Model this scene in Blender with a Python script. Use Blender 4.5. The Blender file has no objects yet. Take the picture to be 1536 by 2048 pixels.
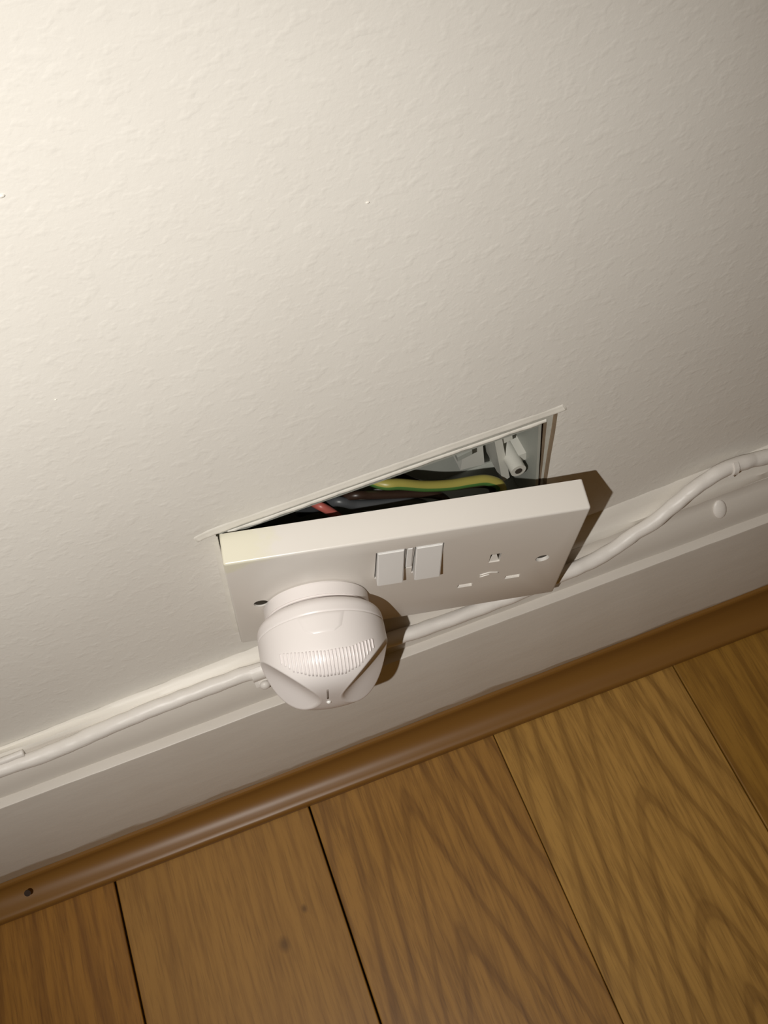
import bpy, bmesh, math, random
from mathutils import Vector, Matrix, noise
random.seed(7)
SC = bpy.context.scene
COL = SC.collection
ZF = 224.53                      # floor lies 224.53 mm below the top of the wall opening
def W(x, y, z): return Vector((x/1000, y/1000, (z+ZF)/1000))      # millimetres -> world metres

# ------------------------------------------------------------------ camera
cd = bpy.data.cameras.new('camera'); cam = bpy.data.objects.new('camera', cd); COL.objects.link(cam)
Rr = Vector((0.935728, -0.341648, -0.087697)); Rd = Vector((-0.331726, -0.767888, -0.548002)); Rf = Vector((0.119882, 0.541872, -0.831867))
m = Matrix((Rr, -Rd, -Rf)).transposed().to_4x4(); m.translation = W(17.770, -239.107, 341.335)
cam.matrix_world = m
cd.sensor_fit = 'VERTICAL'; cd.sensor_height = 24.0; cd.lens = 24.0*2133.5/2048; cd.clip_start = 0.01; cd.clip_end = 50
SC.camera = cam
# ------------------------------------------------------------------ world (dim warm room light)
wd = bpy.data.worlds.new('world'); SC.world = wd; wd.use_nodes = True
bg = wd.node_tree.nodes['Background']; bg.inputs[0].default_value = (1.0, 0.50, 0.08, 1); bg.inputs[1].default_value = 0.055
# ------------------------------------------------------------------ torch / flash beside the camera
ld = bpy.data.lights.new('flash', 'SPOT'); ld.energy = 9.9; ld.color = (1.0, 0.97, 0.92); ld.shadow_soft_size = 0.003
ld.spot_size = math.radians(82); ld.spot_blend = 1.0
lo = bpy.data.objects.new('flash', ld); COL.objects.link(lo); lo.location = W(-100, -296, 397)
lo.rotation_euler = (W(30, -20, 0)-lo.location).to_track_quat('-Z', 'Y').to_euler()
# ------------------------------------------------------------------ exposure
SC.view_settings.view_transform = 'Standard'; SC.view_settings.look = 'None'; SC.view_settings.gamma = 1
SC.view_settings.use_curve_mapping = False; SC.view_settings.exposure = 0.0

# ------------------------------------------------------------------ materials
class NT:
    def __init__(s, name):
        s.m = bpy.data.materials.new(name); s.m.use_nodes = True; s.t = s.m.node_tree; s.b = s.t.nodes['Principled BSDF']
        s.tc = s.n('ShaderNodeTexCoord')
    def n(s, t, **k):
        q = s.t.nodes.new(t)
        for a, v in k.items(): setattr(q, a, v)
        return q
    def l(s, a, b): s.t.links.new(a, b)
    def math(s, op, a, b=None, c=None):
        q = s.n('ShaderNodeMath', operation=op)
        for i, v in enumerate((a, b, c)):
            if v is None: continue
            if hasattr(v, 'links'): s.l(v, q.inputs[i])
            else: q.inputs[i].default_value = v
        return q.outputs[0]
    def noise(s, scale, detail=3, rough=.5, vec=None, mapscale=None, dist=0):
        q = s.n('ShaderNodeTexNoise'); q.inputs['Scale'].default_value = scale; q.inputs['Detail'].default_value = detail
        q.inputs['Roughness'].default_value = rough; q.inputs['Distortion'].default_value = dist
        v = vec or s.tc.outputs['Object']
        if mapscale:
            mp = s.n('ShaderNodeMapping'); mp.inputs['Scale'].default_value = mapscale; s.l(v, mp.inputs[0]); v = mp.outputs[0]
        s.l(v, q.inputs['Vector']); return q.outputs['Fac']
    def ramp(s, f, stops):
        q = s.n('ShaderNodeValToRGB'); cr = q.color_ramp
        while len(cr.elements) > 1: cr.elements.remove(cr.elements[-1])
        cr.elements[0].position = stops[0][0]; cr.elements[0].color = (*stops[0][1], 1)
        for p, c in stops[1:]:
            e = cr.elements.new(p); e.color = (*c, 1)
        s.l(f, q.inputs[0]); return q.outputs[0]
    def mix(s, f, a, b, mode='MIX'):
        q = s.n('ShaderNodeMix', data_type='RGBA', blend_type=mode)
        for i, v in ((0, f), (6, a), (7, b)):
            if hasattr(v, 'links'): s.l(v, q.inputs[i])
            elif i == 0: q.inputs[0].default_value = v
            else: q.inputs[i].default_value = (*v, 1)
        return q.outputs[2]
    def bump(s, h, dist, strength=1.0, prev=None):
        q = s.n('ShaderNodeBump'); q.inputs['Strength'].default_value = strength; q.inputs['Distance'].default_value = dist
        s.l(h, q.inputs['Height'])
        if prev: s.l(prev, q.inputs['Normal'])
        s.l(q.outputs[0], s.b.inputs['Normal']); return q.outputs[0]
    def base(s, c):
        if hasattr(c, 'links'): s.l(c, s.b.inputs['Base Color'])
        else: s.b.inputs['Base Color'].default_value = (*c, 1)
    def set(s, **k):
        for a, v in k.items(): s.b.inputs[a.replace('_', ' ')].default_value = v

def plain(name, c, rough=.5, spec=.5, metal=0, var=.06, bump=.00003, bscale=500):
    q = NT(name); f = q.noise(60, 3)
    d = tuple(x*(1-var) for x in c); q.base(q.mix(f, d, c)); q.set(Roughness=rough, Metallic=metal, Specular_IOR_Level=spec)
    if bump: q.bump(q.noise(bscale, 2), bump)
    return q.m

def wall_paint():
    q = NT('wall_emulsion')
    f = q.noise(7, 4, .6)
    q.base(q.ramp(f, [(.3, (.74, .71, .655)), (.7, (.79, .765, .71))]))
    q.set(Roughness=.55, Specular_IOR_Level=.3)
    b = q.bump(q.noise(26, 2, .5, mapscale=(.8, 1, 1.4)), .0004, .4)
    b = q.bump(q.ramp(q.noise(190, 2, .55, mapscale=(.9, 1, 1.15)), [(.5, (0,)*3), (.78, (1,)*3)]), .00017, .6, b)
    q.bump(q.noise(480, 3, .6), .00009, .7, b)
    return q.m
def gloss_paint(name, c, rough=.38, bs=90, bd=.0005):
    q = NT(name); f = q.noise(30, 4, .6)
    q.base(q.mix(f, tuple(x*.93 for x in c), c)); q.set(Roughness=rough, Specular_IOR_Level=.45)
    b = q.bump(q.noise(bs, 3, .5, mapscale=(.4, 1, 1)), bd, .6)
    q.bump(q.noise(700, 2), .00008, .5, b)
    return q.m
def skirt_paint():
    q = NT('skirting_gloss')
    f = q.noise(25, 4, .6)
    c = q.mix(f, (.60, .56, .505), (.65, .61, .555))
    # scuffs and worn paint along the bottom edge
    sep = q.n('ShaderNodeSeparateXYZ'); q.l(q.tc.outputs['Object'], sep.inputs[0])
    z = sep.outputs[2]
    lo_ = q.n('ShaderNodeMapRange'); lo_.inputs[1].default_value = .015; lo_.inputs[2].default_value = .030; lo_.inputs[3].default_value = .36; lo_.inputs[4].default_value = -.30
    q.l(z, lo_.inputs[0])
    n = q.noise(22, 5, .65, mapscale=(.35, 1, 1.6))
    k = q.ramp(q.math('ADD', n, lo_.outputs[0]), [(.44, (0, 0, 0)), (.53, (1, 1, 1))])
    c = q.mix(q.math('MULTIPLY', k, .8), c, (.34, .25, .16))
    q.base(c); q.set(Roughness=.42, Specular_IOR_Level=.4)
    b = q.bump(q.noise(60, 3, .5, mapscale=(.4, 1, 1)), .0006, .6)
    q.bump(q.noise(600, 2), .00008, .5, b)
    return q.m
def wood(name, dark, mid, light, xc=0.0, freq=55.0, A=9.0, curve=1.0, phase=0.0, straight=0.3, rough=.42, slope=0.0, contrast=1.0, knots=()):
    """planked oak-like laminate: contours of a parabola give the cathedral grain; x across, y along (-y away from wall)"""
    q = NT(name)
    sep = q.n('ShaderNodeSeparateXYZ'); q.l(q.tc.outputs['Object'], sep.inputs[0])
    x, y = sep.outputs[0], sep.outputs[1]
    n1 = q.noise(5.5, 3, .55, mapscale=(1.6, .6, 1))
    n2 = q.noise(30, 3, .5, mapscale=(1, .18, 1))
    xs = q.math('ADD', q.math('SUBTRACT', x, xc), q.math('MULTIPLY', y, slope))
    par = q.math('SQRT', q.math('ADD', q.math('MULTIPLY', q.math('MULTIPLY', xs, xs), A*A), .0012))     # rounded V
    h = q.math('ADD', par, q.math('MULTIPLY', y, curve))
    h = q.math('ADD', h, q.math('MULTIPLY', n1, .22)); h = q.math('ADD', h, q.math('MULTIPLY', n2, .018))
    s = q.math('SINE', q.math('ADD', q.math('MULTIPLY', h, freq), phase))
    r = q.ramp(q.math('MULTIPLY_ADD', s, .5, .5), [(0, (0,)*3), (.55, (.04,)*3), (.86, (.28,)*3), (.96, (1,)*3), (1, (.9,)*3)])
    fine = q.noise(260, 4, .65, mapscale=(1, .07, 1))
    pores = q.noise(900, 2, .5, mapscale=(1, .05, 1))
    big = q.noise(9, 2, .5, mapscale=(1, .35, 1))
    c = q.mix(big, mid, light)
    c = q.mix(q.math('MULTIPLY', r, .62*contrast), c, dark)
    c = q.mix(q.math('MULTIPLY', q.ramp(fine, [(.42, (0, 0, 0)), (.66, (1, 1, 1))]), .55), c, dark)
    c = q.mix(q.math('MULTIPLY', q.ramp(pores, [(.55, (0, 0, 0)), (.66, (1, 1, 1))]), .22), c, tuple(v*.6 for v in dark))
    for kx, ky, kr in knots:
        dx = q.math('SUBTRACT', x, kx); dy = q.math('SUBTRACT', y, ky)
        dd = q.math('SQRT', q.math('ADD', q.math('MULTIPLY', dx, dx), q.math('MULTIPLY', q.math('MULTIPLY', dy, dy), .45)))
        k = q.ramp(q.math('DIVIDE', dd, kr), [(.25, (1, 1, 1)), (1, (0, 0, 0))])
        c = q.mix(q.math('MULTIPLY', k, .7), c, tuple(v*.5 for v in dark))
    q.base(c); q.set(Roughness=rough, Specular_IOR_Level=.45)
    b = q.bump(fine, .00012, .5)
    q.bump(q.noise(22, 2, .5), .0005, .35, b)
    return q.m

def plate_paint():
    q = NT('plate_plastic'); sep = q.n('ShaderNodeSeparateXYZ'); q.l(q.tc.outputs['Object'], sep.inputs[0])
    c = q.mix(q.noise(60, 3), (.735, .70, .65), (.755, .72, .67))
    # yellowed paint splash on the left end of the top edge
    a = q.math('ADD', q.math('MULTIPLY', sep.outputs[0], -22), q.math('MULTIPLY', q.noise(45, 4, .6), .9))
    a = q.math('ADD', a, q.math('MULTIPLY', sep.outputs[1], 60))
    k = q.ramp(q.math('ADD', a, .46), [(.45, (0,)*3), (.60, (1,)*3)])
    q.base(q.mix(k, c, (.74, .71, .58))); q.set(Roughness=.30, Specular_IOR_Level=.5)
    q.bump(q.noise(400, 2), .00002); return q.m

M = dict(
    wall=wall_paint(),
    skirt=skirt_paint(),
    wall_edge=gloss_paint('edge_paint', (.78, .75, .68), .5, 120, .0004),
    caulk=gloss_paint('caulk_paint', (.80, .765, .70), .5, 70, .0008),
    cable=gloss_paint('painted_cable', (.77, .735, .69), .42, 130, .0008),
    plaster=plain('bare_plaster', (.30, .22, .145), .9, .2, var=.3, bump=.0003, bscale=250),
    render_edge=plain('recess_plaster', (.54, .53, .47), .85, .2, var=.25, bump=.0003, bscale=200),
    box=plain('grey_box_plastic', (.40, .41, .365), .45, .4, var=.2, bump=.0001, bscale=120),
    box_light=plain('pale_box_plastic', (.60, .59, .53), .4, .4, var=.1),
    plate=plate_paint(),
    plate_in=plain('pale_shutter_plastic', (.78, .75, .70), .4, .4),
    hole=plain('dark_recess', (.05, .04, .03), .8, .2),
    rocker=plain('rocker_plastic', (.80, .79, .77), .30, .5, var=.02, bump=0),
    plug=plain('plug_plastic', (.83, .785, .765), .34, .5, var=.02, bump=.00003, bscale=300),
    rib=plain('rib_plastic', (.85, .80, .79), .28, .5, var=.02, bump=0),
    metal=plain('tarnished_shaded_steel', (.07, .06, .045), .6, .3, metal=.3, var=.5),  # tarnished screws, coloured near black to carry the shade of their holes
    slit=plain('slit_shadow_grey', (.30, .26, .23), .6, .3),
    led=plain('clear_lens', (.95, .95, .92), .08, .8, var=0, bump=0),
    green=plain('green_sleeve', (.07, .17, .04), .4, .5),
    yellow=plain('yellow_sleeve', (.34, .30, .07), .4, .5),
    brown=plain('brown_sleeve', (.032, .017, .011), .4, .5),
    black=plain('dark_grey_sleeve', (.06, .063, .066), .4, .5),
    red=plain('red_sleeve', (.40, .10, .08), .4, .5),
    white=plain('white_screw_cap', (.8, .77, .72), .4, .5),
)

# ------------------------------------------------------------------ helpers
def link(name, verts, faces, mats, parent=None, smooth=False, fm=None):
    me = bpy.data.meshes.new(name); me.from_pydata([tuple(v) for v in verts], [], faces)
    if not isinstance(mats, (list, tuple)): mats = [mats]
    for a in mats: me.materials.append(a)
    if fm:
        for p_, i in zip(me.polygons, fm): p_.material_index = i
    b = bmesh.new(); b.from_mesh(me); bmesh.ops.recalc_face_normals(b, faces=b.faces); b.to_mesh(me); b.free()
    if smooth:
        for p_ in me.polygons: p_.use_smooth = True
        if smooth != 'all': me.set_sharp_from_angle(angle=math.radians(38))
    o = bpy.data.objects.new(name, me); COL.objects.link(o)
    if parent: o.parent = parent
    return o
def tag(o, label=None, cat=None, group=None, kind=None):
    if label: o['label'] = label
    if cat: o['category'] = cat
    if group: o['group'] = group
    if kind: o['kind'] = kind
    return o
def empty(name, matrix=None, loc=None):
    o = bpy.data.objects.new(name, None); COL.objects.link(o); o.empty_display_size = .01
    if matrix is not None: o.matrix_world = matrix
    if loc is not None: o.location = loc
    return o
def bm_obj(name, b, mats, parent=None, smooth=False, bevel=0, seg=2):
    if bevel: bmesh.ops.bevel(b, geom=[e for e in b.edges], offset=bevel, segments=seg, affect='EDGES', profile=.6)
    me = bpy.data.meshes.new(name); b.normal_update(); b.to_mesh(me); b.free()
    if not isinstance(mats, (list, tuple)): mats = [mats]
    for a in mats: me.materials.append(a)
    if smooth:
        for p_ in me.polygons: p_.use_smooth = True
        me.set_sharp_from_angle(angle=math.radians(35))
    o = bpy.data.objects.new(name, me); COL.objects.link(o)
    if parent: o.parent = parent
    return o
def box_bm(lo, hi, b=None):
    b = b or bmesh.new(); v = [b.verts.new((x, y, z)) for x in (lo[0], hi[0]) for y in (lo[1], hi[1]) for z in (lo[2], hi[2])]
    for f in ((0, 1, 3, 2), (4, 6, 7, 5), (0, 4, 5, 1), (2, 3, 7, 6), (0, 2, 6, 4), (1, 5, 7, 3)): b.faces.new([v[i] for i in f])
    bmesh.ops.recalc_face_normals(b, faces=b.faces); return b
def mm(*p): return [c/1000 for c in p]
def catmull(pts, n=8):
    P = [Vector(p) for p in pts]; P = [2*P[0]-P[1]]+P+[2*P[-1]-P[-2]]; out = []
    for i in range(1, len(P)-2):
        for k in range(n):
            t = k/n; a, b, c, d = P[i-1:i+3]
            out.append(.5*((2*b)+(c-a)*t+(2*a-5*b+4*c-d)*t*t+(3*b-a-3*c+d)*t**3))
    out.append(P[-2]); return out
def tube(name, path, r, mats, parent=None, seg=14, rough=0.0, stripe=None, seed=0, cap=True):
    """swept tube, path in metres"""
    vs, fs, fm = [], [], []; up = Vector((0, 0, 1)); N = len(path)
    for i, p in enumerate(path):
        t = (path[min(i+1, N-1)]-path[max(i-1, 0)]).normalized()
        s = t.cross(up).normalized(); u = s.cross(t).normalized()
        for k in range(seg):
            a = 2*math.pi*k/seg; d = s*math.cos(a)+u*math.sin(a)
            rr = r
            if rough: rr += rough*noise.noise((p+d*r)*150+Vector((seed, 0, 0)))
            vs.append(p+d*rr)
    for i in range(N-1):
        for k in range(seg):
            fs.append((i*seg+k, i*seg+(k+1) % seg, (i+1)*seg+(k+1) % seg, (i+1)*seg+k))
            fm.append(1 if stripe and k in stripe else 0)
    if cap: fs += [tuple(range(seg)), tuple(range((N-1)*seg, N*seg))]; fm += [0, 0]
    return link(name, vs, fs, mats, parent, 'all', fm)
def cyl_bm(c, axis, r, h, seg=20, b=None, r2=None):
    b = b or bmesh.new(); a = Vector(axis).normalized()
    R = Vector((0, 0, 1)).rotation_difference(a).to_matrix().to_4x4(); R.translation = Vector(c)+a*h/2
    bmesh.ops.create_cone(b, cap_ends=True, segments=seg, radius1=r, radius2=r if r2 is None else r2, depth=h, matrix=R); return b
def loft(name, prof_fn, x0, x1, step, mat, parent=None, jitter=0, seed=0, smooth=True):
    """closed profile [(y,z)...] in mm at each x (mm), swept along x; last points are the hidden back"""
    xs = []; x = x0
    while x < x1-1e-6: xs.append(x); x += step
    xs.append(x1); vs, fs = [], []
    for x in xs:
        pr = prof_fn(x)
        for (y, z) in pr:
            j = jitter*noise.noise(Vector((x*.045+seed, y*.25, z*.12))) + jitter*.5*noise.noise(Vector((x*.15+seed, y*.5, z*.4)))
            vs.append(W(x, y+j*(y < -.01), z+j*.6))
    n = len(prof_fn(x0)); m_ = len(xs)
    for i in range(m_-1):
        for k in range(n): fs.append((i*n+k, i*n+(k+1) % n, (i+1)*n+(k+1) % n, (i+1)*n+k))
    fs += [tuple(range(n)), tuple(range((m_-1)*n, m_*n))]
    return link(name, vs, fs, mat, parent, smooth)

XL, XR = -900, 1100
# ------------------------------------------------------------------ wall with the opening for the socket
def build_wall():
    OH = [(3.4, -.2), (30, .0), (60, .3), (90, .7), (120, .8), (147.8, .7), (147.2, -12), (146.0, -28), (145.0, -45), (144.6, -88), (-3.9, -88), (-1.6, -62), (1.4, -30), (3.2, -6)]
    IH = [(6.5, -7.4), (30, -7.1), (60, -6.9), (90, -6.7), (120, -6.9), (144.9, -7.0), (144.6, -18), (144.2, -34), (143.6, -50), (143.2, -78.5), (6.2, -78.5), (6.2, -60), (6.3, -36), (6.4, -12)]
    D = 3.2; B = 46
    vs, fs, fm = [], [], []
    def ring(pts, y): 
        s = len(vs); vs.extend(W(px, y, pz) for px, pz in pts); return s
    n = len(OH)
    a = ring(OH, 0); b = ring(OH, D); c = ring(IH, D); d = ring(IH, B)
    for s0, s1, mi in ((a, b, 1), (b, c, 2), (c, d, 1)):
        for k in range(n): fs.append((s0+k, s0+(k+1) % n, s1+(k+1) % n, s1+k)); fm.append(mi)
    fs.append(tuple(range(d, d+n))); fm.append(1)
    top = 1300; bot = -ZF
    o = len(vs); vs.extend([W(XL, 0, top), W(XR, 0, top), W(XR, 0, bot), W(XL, 0, bot)])
    # front faces between outline and outer rectangle
    fs.append((o, o+1, a+5, a+4, a+3, a+2, a+1, a)); fm.append(0)
    fs.append((o+1, o+2, a+9, a+8, a+7, a+6, a+5)); fm.append(0)
    fs.append((o+2, o+3, a+10, a+9)); fm.append(0)
    fs.append((o+3, o, a, a+13, a+12, a+11, a+10)); fm.append(0)
    q = len(vs); vs.extend([W(XL, 110, top), W(XR, 110, top), W(XR, 110, bot), W(XL, 110, bot)])
    for k in range(4): fs.append((o+k, o+(k+1) % 4, q+(k+1) % 4, q+k)); fm.append(0)
    fs.append((q, q+1, q+2, q+3)); fm.append(0)
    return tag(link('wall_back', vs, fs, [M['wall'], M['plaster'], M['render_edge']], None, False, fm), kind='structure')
wall = build_wall()
# ridge of dried paint standing round the old plate outline
def ridge(name, pts, sec, seed, side=0):
    """sec: [(distance outward from the opening edge, height proud of the wall)]"""
    vs, fs = [], []; P = catmull([Vector((x, 0, z)) for x, z in pts], 14); N = len(P); n = len(sec)
    for i, p in enumerate(P):
        t = (P[min(i+1, N-1)]-P[max(i-1, 0)]).normalized(); nrm = Vector((-t.z, 0, t.x))
        if (nrm.x if side else -nrm.z) > 0: nrm = -nrm
        f = min(1, i/9, (N-1-i)/7); f = max(.02, f*f*(3-2*f)*(.8+.5*noise.noise(p*.09+Vector((seed, 0, 0)))+.2*noise.noise(p*.45)))
        for a, h in sec:
            q = p+nrm*a; vs.append(W(q.x, -h*f+.06, q.z))
        vs.append(W((p+nrm*sec[-1][0]).x, .8, (p+nrm*sec[-1][0]).z)); vs.append(W((p+nrm*sec[0][0]).x, .8, (p+nrm*sec[0][0]).z))
    m_ = n+2
    for i in range(N-1):
        for k in range(m_): fs.append((i*m_+k, i*m_+(k+1) % m_, (i+1)*m_+(k+1) % m_, (i+1)*m_+k))
    fs += [tuple(range(m_)), tuple(range((N-1)*m_, N*m_))]
    return link(name, vs, fs, M['wall_edge'], wall, 'all')
ridge('paint_ridge', [(-4.5, -2.0), (-1, -.7), (8, 0), (30, .1), (60, .4), (90, .8), (120, .9), (147, .8), (152, 1.6)], [(-.45, -.1), (-.25, .35), (0, .62), (.5, .68), (1.2, .45), (2.4, .2), (4.5, 0)], 3)
ridge('paint_ridge', [(3.4, -3), (2.3, -18), (1.3, -32), (-.2, -48), (-1.9, -66), (-3.2, -80)], [(-.3, -.1), (-.1, .5), (.3, .75), (1.0, .5), (2.0, .15), (3.2, 0)], 11, 1)
vs, fs = [], []
P_ = catmull([Vector((x, 0, z)) for x, z in [(8, -7.2), (30, -7.1), (60, -6.9), (90, -6.7), (120, -6.9), (144.4, -7.0)]], 16)
for i, p in enumerate(P_):
    f = .8+.6*noise.noise(p*.12)+.3*noise.noise(p*.6)
    for a, h in ((-.5, -.2), (-.4*f, .5*f), (.3, .75*f), (1.1, .4*f), (1.6, -.2)): vs.append(W(p.x, 3.2-h, p.z+a))
for i in range(len(P_)-1):
    for k in range(5): fs.append((i*5+k, i*5+(k+1) % 5, (i+1)*5+(k+1) % 5, (i+1)*5+k))
link('recess_lip', vs, fs, M['wall_edge'], wall, 'all')
# two small blemishes in the paint
for (x, z, s) in ((80.4, 132.8, .55), (-13.7, 170.3, .8), (-26, 96, .35)):
    b = bmesh.new(); bmesh.ops.create_icosphere(b, subdivisions=2, radius=.9*s/1000)
    for v in b.verts: v.co = Vector((v.co.x*1.3, v.co.y*.55, v.co.z*.75))+W(x, -.1, z)
    bm_obj('paint_blob', b, M['caulk'], wall, True)

# ------------------------------------------------------------------ floor and its planks
fl = tag(bm_obj('floor', box_bm(W(XL, -1500, -ZF-40), W(XR, 110, -ZF-9)), M['hole']), kind='structure')
joints = [-113.2-109.3*k for k in range(7, 0, -1)]+[-113.2, -4.0, 104.6, 215.0]+[215.0+109.3*k for k in range(1, 9)]
joints = [j for j in joints if XL-110 < j < XR+110]
def plank_mat(i, x0):
    P_ = dict(
        a=dict(dark=(0.110, 0.038, 0.004), mid=(0.261, 0.114, 0.015), light=(0.316, 0.147, 0.022), xc=.02, freq=70, A=5, curve=.5, phase=1., contrast=.6),
        b=dict(dark=(0.165, 0.071, 0.012), mid=(0.296, 0.150, 0.031), light=(0.330, 0.167, 0.034), xc=.07, freq=50, A=3, curve=.35, contrast=.25, knots=((.021, -.094, .0035), (.036, -.081, .002))),
        c=dict(dark=(0.116, 0.047, 0.008), mid=(0.296, 0.147, 0.029), light=(0.344, 0.173, 0.036), xc=-.005, freq=88, A=6.0, curve=1.0, phase=2.6, contrast=.8, slope=.04),
        d=dict(dark=(0.138, 0.061, 0.009), mid=(0.378, 0.207, 0.045), light=(0.431, 0.236, 0.054), xc=.004, freq=88, A=6.0, curve=1.15, phase=.3, contrast=.75, slope=.02),
        e=dict(dark=(0.131, 0.055, 0.006), mid=(0.282, 0.141, 0.021), light=(0.322, 0.167, 0.025), xc=-.08, freq=60, A=5, curve=.5, phase=1.5, contrast=.6))
    key = {-222: 'a', -113: 'b', -4: 'c', 105: 'd', 215: 'e'}.get(int(round(x0)), 'abcde'[i % 5])
    kw = P_[key]
    return wood('plank_wood_'+key+str(i), **kw)
for i in range(len(joints)-1):
    x0, x1 = joints[i], joints[i+1]
    gl = .0005 if round(x0) in (-113, -4) else .0002; gr = .0005 if round(x1) in (-113, -4) else .0002
    b = box_bm((gl-(x1-x0)/2000, -1.45, -.009), ((x1-x0)/2000-gr, .0, 0.0))
    bmesh.ops.bevel(b, geom=[e for e in b.edges if abs(e.verts[0].co.z-e.verts[1].co.z) < 1e-6 and e.verts[0].co.z > -.001], offset=.0006, segments=2, affect='EDGES', profile=.5)
    o = bm_obj('plank', b, plank_mat(i, x0), fl)
    o.location = W((x0+x1)/2, -3, -ZF)
    o.location.z += -.0003 if i % 2 else 0

# ------------------------------------------------------------------ skirting board
def skirt_prof(x):
    return [(-.02, -104.2), (-5.3, -104.6), (-5.8, -107.6), (-7.4, -109.8), (-9.3, -112.4), (-11.0, -116), (-12.1, -119.6), (-12.7, -123), (-12.9, -125.9),
            (-17.2, -125.75), (-17.8, -126.0), (-18, -126.7), (-18, -ZF+.1), (-.02, -ZF+.1)]
base = tag(loft('baseboard_back', skirt_prof, XL, XR, 6, M['skirt'], None, .22, 2), kind='structure')
def lerp(a, b, t): return a+(b-a)*t
def caulk_prof(x):
    t = max(-.6, min(1.3, (x+60)/255)); zw = lerp(-101.2, -88.0, t); zf = lerp(-101.6, -98.6, t)
    return [(-.02, zw+1.6), (-.9, zw+.3), (-2.4, lerp(zw, zf, .42)), (-4.3, zf+.1), (-5.0, zf-.8), (-5.2, -104.4), (-.02, -104.1)]
loft('caulk_fillet', caulk_prof, XL, XR, 4, M['caulk'], base, .55, 8)

# ------------------------------------------------------------------ wooden bead along the floor
def bead_prof(x):
    t = (x+86)/322; t = max(-1, min(2, t)); zt = lerp(-208.6, -202.5, t); d = -ZF+.15
    pr = [(-18.1, zt), (-19.6, zt-.1), (-20.3, zt-.8), (-20.5, zt-2)]
    H = zt-2-d-4.6
    for k in range(1, 9):
        a = math.radians(k*10.5); pr.append((-20.5-11.6*(1-math.cos(a)), d+4.6+H*(1-math.sin(a))))
    return pr+[(-32.6, d+4.3), (-33.7, d+3.6), (-34.2, d+2.4), (-34.2, d), (-18.1, d)]
def bead_mat():
    q = NT('bead_wood')
    f = q.noise(10, 3, .5, mapscale=(.3, 3, 3)); g = q.noise(120, 4, .6, mapscale=(.06, 1, 1))
    c = q.mix(f, (.185, .082, .014), (.24, .12, .025)); c = q.mix(q.math('MULTIPLY', g, .5), c, (.15, .065, .018))
    q.base(c); q.set(Roughness=.40, Specular_IOR_Level=.4); q.bump(q.noise(40, 3, .5, mapscale=(.2, 1, 1)), .0005, .4); return q.m
bead = tag(loft('trim_1', bead_prof, XL, XR, 6, bead_mat(), None, .12, 5), kind='structure')
b = cyl_bm(W(-154.6, -27.6, -211.6), (0, -.62, .78), .0017, .0006, 14)
bm_obj('nail_head', b, M['brown'], bead, True)

# ------------------------------------------------------------------ flush mounting box in the wall
bx = tag(empty('mounting_box', loc=W(73.6, 3.4, -42.8)), 'grey plastic mounting box sunk in the wall behind the loose socket', 'electrical box')
def inbox(o):
    o.parent = bx; o.matrix_parent_inverse = Matrix.Translation(-bx.location); return o
x0, x1, z0, z1, y0, y1 = 6.9, 142.6, -78.0, -7.7, 3.4, 41.0; t = 1.3
b = bmesh.new()
for lo, hi in (((x0, y1-t, z0), (x1, y1, z1)), ((x0, y0, z0), (x0+t, y1-t, z1)), ((x1-t, y0, z0), (x1, y1-t, z1)), ((x0+t, y0, z1-t), (x1-t, y1-t, z1)), ((x0+t, y0, z0), (x1-t, y1-t, z0+t))):
    box_bm(W(*lo), W(*hi), b)
inbox(bm_obj('box_shell', b, M['box']))
def lug(xs, sg):
    b = cyl_bm(W(xs, 8, -43), (0, 1, 0), .0036, .031, 22)
    box_bm(W(min(xs, xs+sg*(6.4 if sg > 0 else 4.4)), 14, -45.5), W(max(xs, xs+sg*(6.4 if sg > 0 else 4.4)), 39.5, -40.5), b)
    o = inbox(bm_obj('fixing_lug', b, M['box_light'], None, True))
    b = cyl_bm(W(xs, 7.7, -43), (0, 1, 0), .0017, .0012, 16)
    h = bm_obj('screw_hole', b, M['hole']); h.parent = o
lug(135.0, 1); lug(12.5, -1)
# moulded ribs and webs beside the right lug
def wedge(name, pts, y_a, y_b, mat):
    vs = [W(px, y_a, pz) for px, pz in pts]+[W(px, y_b, pz) for px, pz in pts]; n = len(pts)
    fs = [tuple(range(n)), tuple(range(n, 2*n))]+[(k, (k+1) % n, n+(k+1) % n, n+k) for k in range(n)]
    return inbox(link(name, vs, fs, mat))
wedge('moulded_web', [(126.5, -22), (129.8, -21), (134.5, -58), (131.0, -60)], 16, 39.6, M['box_light'])
wedge('moulded_web', [(119, -40), (127, -38), (128, -62), (116, -60)], 30, 39.6, M['box_light'])
wedge('moulded_web', [(112, -38), (119, -36.5), (119, -39.5), (112, -41)], 22, 39.6, M['box'])
wedge('moulded_web', [(131, -28), (136, -27), (136.5, -33), (131.5, -34)], 18, 39.6, M['box_light'])
b = cyl_bm(W(88, 38.4, -46), (0, -1, 0), .010, .0012, 28)
inbox(bm_obj('knockout', b, M['box'], None, True))

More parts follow.
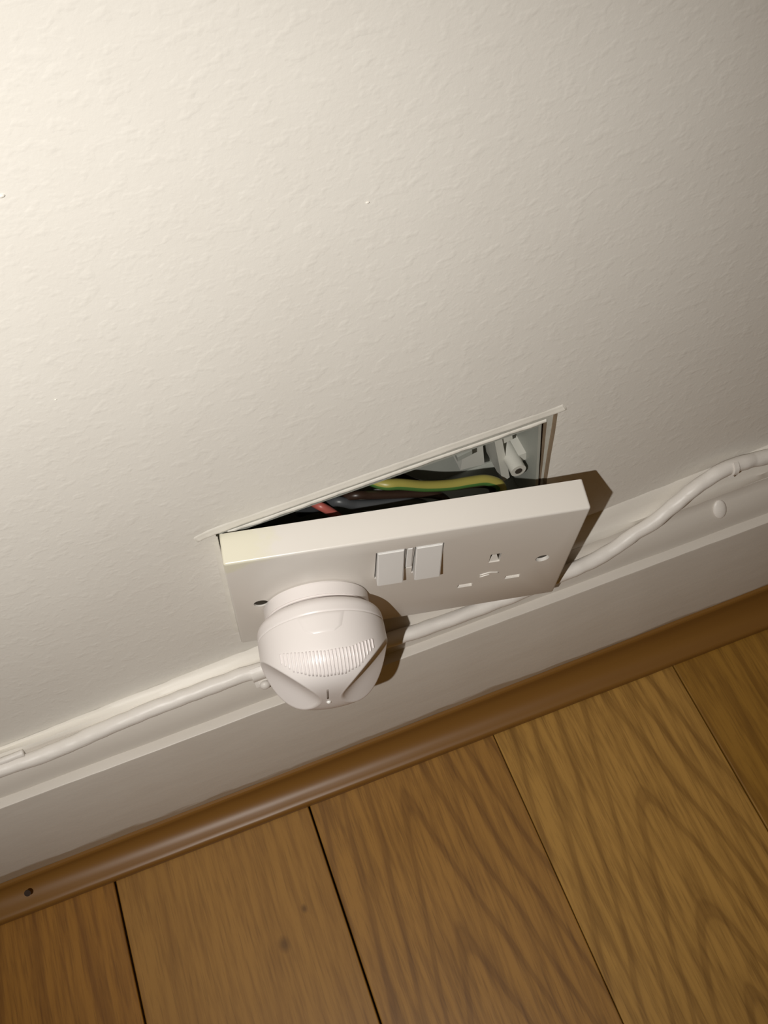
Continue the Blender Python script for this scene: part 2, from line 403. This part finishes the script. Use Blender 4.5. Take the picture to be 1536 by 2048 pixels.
# ------------------------------------------------------------------ double socket hanging out of the wall
U = Vector((.982358, -.156279, -.102714)); V = Vector((.080387, -.143038, .986447)); Nn = Vector((-.168853, -.977301, -.127952))
PM = Matrix((U, V, Nn)).transposed().to_4x4(); PM.translation = W(2.3125, -12.7806, -3.6046)
sock = tag(empty('wall_socket', PM), 'white double switched wall socket pulled loose and tilted out of the wall', 'wall socket')
T = 13.4
body = box_bm(mm(0, -86, -T), mm(147, 0, 0))
bmesh.ops.bevel(body, geom=[e for e in body.edges if not (e.verts[0].co.z < -.001 and e.verts[1].co.z < -.001)], offset=.0011, segments=3, affect='EDGES', profile=.5)
plate = bm_obj('faceplate', body, M['plate'], sock, True)
cut = bmesh.new()
def slot(u0, v0, u1, v1, depth=8): box_bm(mm(u0, -v1, -depth), mm(u1, -v0, 1), cut)
slot(59.9, 11.0, 72.1, 36.2, 9); slot(75.7, 11.0, 87.9, 36.2, 9); slot(72.3, 11.2, 75.5, 30.6, 6)
slot(109.6, 30.6, 114.4, 38.8)                     # earth
slot(98.2, 58.2, 104.8, 61.6, 5); slot(119.6, 56.6, 126.4, 60.0, 5)
for (u, v) in ((134.2, 43.2), (11.8, 43.2)): cyl_bm(mm(u, -v, -11), (0, 0, 1), .0031, .013, 24, cut)
cobj = bm_obj('cutter', cut, M['hole'])
cobj.matrix_world = PM
bpy.context.view_layer.update()
md = plate.modifiers.new('b', 'BOOLEAN'); md.object = cobj; md.operation = 'DIFFERENCE'; md.solver = 'EXACT'
dg = bpy.context.evaluated_depsgraph_get(); nm = bpy.data.meshes.new_from_object(plate.evaluated_get(dg))
plate.modifiers.clear(); plate.data = nm; bpy.data.objects.remove(cobj)
rear = box_bm(mm(17, -70, -30), mm(128, -36, -T+.02))
bmesh.ops.bevel(rear, geom=rear.edges[:], offset=.001, segments=2, affect='EDGES')
bm_obj('rear_housing', rear, M['box_light'], sock)
def rocker(name, u0, u1, v0, v1, n_top, n_bot, mat):
    vs = [mm(u0, -v0, -6), mm(u1, -v0, -6), mm(u1, -v1, -6), mm(u0, -v1, -6), mm(u0, -v0, n_top), mm(u1, -v0, n_top), mm(u1, -v1, n_bot), mm(u0, -v1, n_bot)]
    fs = [(0, 1, 2, 3), (4, 5, 6, 7), (0, 1, 5, 4), (1, 2, 6, 5), (2, 3, 7, 6), (3, 0, 4, 7)]
    me = bmesh.new(); vv = [me.verts.new(v) for v in vs]
    for f in fs: me.faces.new([vv[i] for i in f])
    bmesh.ops.recalc_face_normals(me, faces=me.faces)
    bmesh.ops.bevel(me, geom=[e for e in me.edges if e.verts[0].co.z > -.005 and e.verts[1].co.z > -.005], offset=.0004, segments=2, affect='EDGES')
    return bm_obj(name, me, mat, sock, True)
rocker('rocker_switch', 60.5, 71.5, 11.4, 35.8, .5, 4.0, M['rocker'])
rocker('rocker_switch', 76.3, 87.3, 11.4, 35.8, .5, 4.0, M['rocker'])
rocker('centre_bar', 72.7, 75.2, 11.6, 27.5, .1, 1.2, M['rocker'])
def inset(name, u0, v0, u1, v1, na, nb, mat):
    b = box_bm(mm(u0, -v1, na), mm(u1, -v0, nb)); return bm_obj(name, b, mat, sock)
# shutters seen through the pin slots
inset('slot_shade', 109.65, 30.65, 114.35, 38.75, -7.9, -1.6, M['hole'])  # dark block fills the earth slot, standing in for its inner shade
vs = [mm(109.8, -38.7, -1.7), mm(114.2, -38.7, -1.7), mm(113.0, -34.6, -1.7), mm(111.2, -34.6, -1.7), mm(109.8, -38.7, -.5), mm(114.2, -38.7, -.5), mm(113.0, -34.6, -1.3), mm(111.2, -34.6, -1.3)]
link('shutter', vs, [(0, 1, 2, 3), (4, 5, 6, 7), (0, 1, 5, 4), (1, 2, 6, 5), (2, 3, 7, 6), (3, 0, 4, 7)], M['plate_in'], sock)
inset('shutter', 111.5, 30.8, 112.6, 34.5, -1.7, -1.3, M['plate_in'])
inset('shutter', 98.3, 58.3, 104.7, 61.5, -4.9, -1.4, M['plate_in'])
inset('shutter', 119.7, 56.7, 126.3, 59.9, -4.9, -1.2, M['plate_in'])
# faint moulded arc between the slots
arc = [Vector(mm(107.2+k*1.05, -49.2-1.4*abs(k-4)/4.0, .05)) for k in range(9)]
tube('moulded_mark', arc, .00035, [M['plate']], sock, 8)
arc = [Vector(mm(107.4+k*1.05, -51.4-1.4*abs(k-4)/4.0, .05)) for k in range(5)]
tube('moulded_mark', arc, .00030, [M['plate']], sock, 8)
for (u, v) in ((134.2, 43.2), (11.8, 43.2)):
    hn = -1.5 if u > 100 else -.6
    b = cyl_bm(mm(u, -v, hn-9), (0, 0, 1), .0029, .009, 20)
    s = bm_obj('plate_screw', b, M['metal'], sock, True)
    b = box_bm(mm(u-2.4, -v-.35, hn-.05), mm(u+2.4, -v+.35, hn+.03)); q = bm_obj('screw_slot', b, M['hole']); q.parent = s

# ------------------------------------------------------------------ round white plug-in device in the left outlet
PC = (34.8, -52.0, 20.0)
dm = PM @ Matrix.Translation(Vector(mm(34.8, -52.0, 0.0)))
dev = tag(empty('plug_in_unit', dm), 'round white plug-in unit with ribbed grip, pushed into the left outlet', 'plug-in device')
BA, BB, BP = 27.0, 23.7, 3.4
def rad(d):
    """radius along unit direction d (u, v, n) from the body centre: a rounded drum with two slanting facets cut from its front"""
    rho = math.hypot(d.x, d.y)
    r = ((rho/BA)**BP+(abs(d.z)/BB)**BP)**(-1/BP)
    t = max(0, min(1.15, (.55-d.y)/.95)); t = 6.6*t**3
    for s, k in ((-1, 19.2+t), (1, 18.5+t)):
        c = d.dot(Vector((s*.66, -.21, .72)))
        if c > .05:
            rp = k/c; w = .9; h = max(0, min(1, .5+.5*(rp-r)/w)); r = rp*(1-h)+r*h-w*h*(1-h)*.5
    z = d.z*r
    if z < -8: r *= 1-.075*((-8-z)/5)**2
    if -5.3 < z < -4.4: r -= .38*math.sin(math.pi*(z+5.3)/.9)
    return r
def surf(u, z, off=0.0):
    rr = BA*(1-(abs(z)/BB)**BP)**(1/BP); v = math.sqrt(max(0, rr*rr-u*u)); q = Vector((u, v, z)); q = q*(1+off/q.length); return Vector((q.x, q.y, q.z+20))/1000
NT_, NP = 230, 260
vs, fs = [], []
th1 = math.radians(120.5)
for i in range(NT_+1):
    th = max(1e-4, th1*i/NT_)
    for j in range(NP):
        ph = 2*math.pi*j/NP; d = Vector((math.sin(th)*math.cos(ph), math.sin(th)*math.sin(ph), math.cos(th)))
        q = d*rad(d); vs.append(Vector((q.x, q.y, q.z+20))/1000)
for i in range(NT_):
    for j in range(NP): fs.append((i*NP+j, i*NP+(j+1) % NP, (i+1)*NP+(j+1) % NP, (i+1)*NP+j))
for rr, zz in ((21.0, 6.6), (20.6, 6.2)):
    for j in range(NP):
        ph = 2*math.pi*j/NP; vs.append(Vector((rr*math.cos(ph), rr*math.sin(ph), zz))/1000)
for i in (NT_, NT_+1):
    for j in range(NP): fs.append((i*NP+j, i*NP+(j+1) % NP, (i+1)*NP+(j+1) % NP, (i+1)*NP+j))
fs.append(tuple(range((NT_+2)*NP, (NT_+3)*NP)))
link('body_shell', vs, fs, M['plug'], dev, 'all')
b = bmesh.new(); cyl_bm(mm(0, 0, .05), (0, 0, 1), .0226, .0064, 96, b)
bmesh.ops.bevel(b, geom=[e for e in b.edges if e.calc_face_angle(0) > .8], offset=.0006, segments=2, affect='EDGES')
bm_obj('base_disc', b, M['plug'], dev, True)
# raised flap on the upper side
cols, rows = 18, 12; vs, fs = [], []
for off in (.34, -.8):
    for r_ in range(rows+1):
        t = r_/rows; ul = lerp(-9.8, -7.0, t)+(2.6*max(0, t-.75)/.25)**1; ur = lerp(9.5, 6.8, t)-2.6*max(0, t-.75)/.25
        for c_ in range(cols+1):
            e = 1 if (r_ in (0, rows) or c_ in (0, cols)) else 0
            vs.append(surf(lerp(ul, ur, c_/cols), -4.3+t*8.3, off-(.30*e if off > 0 else 0)))
S = (rows+1)*(cols+1)
for s in (0, S):
    for r_ in range(rows):
        for c_ in range(cols):
            a = s+r_*(cols+1)+c_; fs.append((a, a+1, a+cols+2, a+cols+1))
rim = [r_*(cols+1) for r_ in range(rows+1)]+[rows*(cols+1)+c_ for c_ in range(1, cols+1)]+[r_*(cols+1)+cols for r_ in range(rows-1, -1, -1)]+[c_ for c_ in range(cols-1, 0, -1)]
for k in range(len(rim)): a, c_ = rim[k], rim[(k+1) % len(rim)]; fs.append((a, c_, c_+S, a+S))
link('flap', vs, fs, M['plug'], dev, True)
def seamline(pts, r, name, mat, off=0.0):
    return tube(name, [surf(u, n, off) for u, n in pts], r, [mat], dev, 8)
# grip ribs
def interp(tb, x):
    for (a, ya), (b_, yb) in zip(tb, tb[1:]):
        if x <= b_: return ya+(yb-ya)*(x-a)/(b_-a)
    return tb[-1][1]
TOPN = [(-18.6, 7.4), (-10.6, 9.9), (-.9, 11.5), (9.3, 11.0), (19.3, 7.1)]
BOTN = [(-18.6, 11.2), (-13.9, 16.2), (-8.2, 18.9), (-2.4, 20.2), (5.7, 20.2), (12.2, 17.9), (19.3, 10.6)]
NR = 27
for k in range(NR):
    u = -18.3+37.2*k/(NR-1); a = interp(TOPN, u); c_ = interp(BOTN, u)
    pts = [surf(u, lerp(a, c_, t/10), .05) for t in range(11)]
    tube('grip_rib', pts, .00038, [M['rib']], dev, 8)
# slit and small lens at the tip
pts = [Vector(mm(-1.9, v, 19.8+BB*(1-(math.hypot(1.9, v)/BA)**BP)**(1/BP))) for v in (13, 11, 9, 7, 5, 3.2)]
tube('slit', pts, .0005, [M['slit']], dev, 8)
b = bmesh.new(); bmesh.ops.create_uvsphere(b, u_segments=18, v_segments=12, radius=.0010)
for v in b.verts: v.co += Vector(mm(-1.6, -1.6, 43.6))
bm_obj('indicator_light', b, M['led'], dev, True)

# ------------------------------------------------------------------ wires in the opening
def wire(name, pts, r, mats, label, stripe=None):
    P_ = catmull([W(*p) for p in pts], 10); o = tube(name, P_, r/1000, mats, None, 14, 0, stripe)
    c = P_[0].copy(); o.data.transform(Matrix.Translation(-c)); o.location = c
    return tag(o, label, 'wire', None)
wire('earth_wire', [(60, 36, -40), (68, 22, -28), (75.2, 13.5, -26.0), (82.2, 12, -28.2), (93, 11.5, -35.2), (104.3, 11.5, -40.8), (114, 11.5, -43.8), (121.5, 11, -46.5), (127, 9, -52), (125, 5, -60), (116, 1, -64)], 2.5, [M['green'], M['yellow']],
     'green and yellow striped earth wire arching across the opening', stripe=(1, 2, 3, 4))
wire('brown_wire', [(46, 36, -50), (54, 20, -34), (61.4, 12, -24.5), (69, 11.5, -27.8), (79.6, 11.5, -33.6), (90, 11.5, -39), (100, 10, -46), (104, 4, -56)], 1.9, [M['brown']],
     'dark brown wire just below the striped earth wire')
wire('grey_wire', [(40, 36, -58), (47, 22, -38), (54, 13, -25.8), (61.5, 11, -30.0), (70, 10, -33.5), (84, 9.5, -39.4), (92, 8, -46), (94, 3, -55)], 2.2, [M['black']],
     'dark grey wire sagging lowest, along the plate edge')
wire('red_wire', [(38, 34, -46), (43, 20, -28), (46.5, 12, -23), (50.5, 9.5, -27), (54, 7, -33), (56, 3, -42)], 1.9, [M['red']],
     'short red wire bending down near the left end of the opening')
wire('dark_wire', [(84, 36, -50), (94, 22, -48), (104, 15, -47), (116, 13, -49), (124, 12, -55), (122, 8, -66)], 1.7, [M['brown']],
     'dark wire behind and below the striped wire, at its right end')

# ------------------------------------------------------------------ painted cable along the skirting
pts = [(XL, -8.6, -109), (-520, -8.6, -109), (-260, -8.6, -108.6), (-170, -8.6, -108.6), (-125, -8.6, -107.4), (-109, -8.7, -108.2), (-90.4, -8.6, -107.0), (-69.6, -8.5, -104.4), (-47.6, -8.5, -102.9), (-25.8, -8.6, -102.2), (-4, -8.8, -102.4),
       (15, -9.8, -105), (40, -12, -111), (67.5, -13, -112.7), (92, -13, -114), (122, -13, -113.0), (150, -12.8, -110.6), (165, -12.2, -109.6), (177, -11.3, -107.2), (188.5, -10.2, -102.4), (199.5, -9.4, -98.4), (212.3, -8, -89.7), (224.0, -6.6, -83.6), (236.6, -5.2, -81.2), (248.5, -4.6, -83.2), (262, -4.4, -86.2), (330, -4.4, -96), (480, -4.4, -97), (XR, -4.4, -97)]
P_ = catmull([W(*p) for p in pts], 10)
P2 = [P_[0]]
for p in P_[1:]:
    k = max(1, int((p-P2[-1]).length/.0025)); a = P2[-1]
    for i in range(1, k+1): P2.append(a.lerp(p, i/k))
cab = tube('cable', P2, .0036, [M['cable']], None, 16, .0005, None, 5)
tag(cab, 'white painted cable running along the top of the skirting board', 'cable')
# thin second run tucked behind it on the left
P_ = catmull([W(*p) for p in [(-420, -7.0, -103.2), (-200, -7.0, -103.2), (-150, -6.9, -103.4), (-125, -6.8, -103.4), (-112.5, -6.6, -103.5)]], 14)
tag(tube('thin_cable', P_, .0016, [M['cable']], None, 12, .0002, None, 9), 'thin painted wire tucked above the cable at the left edge', 'cable')
def clip(loc, ang, label, w=6.0, r=4.6, tail=7.0, nail=True):
    """white saddle clip: an arched band over the cable with a foot and a nail"""
    root = tag(empty('cable_clip', loc=loc), label, 'cable clip')
    root.rotation_euler = (0, ang, 0)
    prof = []
    for k in range(13):
        a = math.radians(80-k*17.5); prof.append((-math.cos(a)*r, math.sin(a)*r))
    prof += [(-1.8, -r-tail*.45), (-3.2, -r-tail)]
    vs, fs = [], []; th = 1.1
    for sx in (-w/2, w/2):
        for (y, z) in prof: vs.append(mm(sx, y, z))
        for (y, z) in prof:
            L = math.hypot(y, z); vs.append(mm(sx, y*(1-th/L), z*(1-th/L)))
    n = len(prof)
    for k in range(n-1):
        fs += [(k, k+1, 2*n+k+1, 2*n+k), (n+k, n+k+1, 3*n+k+1, 3*n+k), (k, k+1, n+k+1, n+k), (2*n+k, 2*n+k+1, 3*n+k+1, 3*n+k)]
    fs += [(0, n, 3*n, 2*n), (n-1, 2*n-1, 4*n-1, 3*n-1)]
    link('band', vs, fs, M['cable'], root, True)
    if nail:
        b = bmesh.new(); bmesh.ops.create_uvsphere(b, u_segments=20, v_segments=12, radius=.0026)
        for v in b.verts: v.co = Vector((v.co.x, v.co.y*.8, v.co.z))+Vector(mm(1.2, -3.6, -r-tail+1))
        bm_obj('nail_boss', b, M['cable'], root, True)
    return root
clip(W(-2.4, -9.0, -102.3), 0, 'white cable clip with round nail boss, just left of the plug-in unit', r=4.7, tail=5.5)
clip(W(239.5, -5.3, -81.6), math.radians(12), 'painted cable clip on the cable near the right edge', w=2.6, r=4.3, tail=.5, nail=False)
b = bmesh.new(); bmesh.ops.create_uvsphere(b, u_segments=24, v_segments=14, radius=.0042)
for v in b.verts: v.co = Vector((v.co.x*.85, v.co.y*.35, v.co.z*1.2))
bo = bm_obj('old_clip', b, M['cable'], None, True); bo.location = W(236.8, -8.9, -111.4); bo.rotation_euler = (math.radians(-35), 0, 0)
tag(bo, 'painted over stub of an old clip on the skirting at the right', 'cable clip')
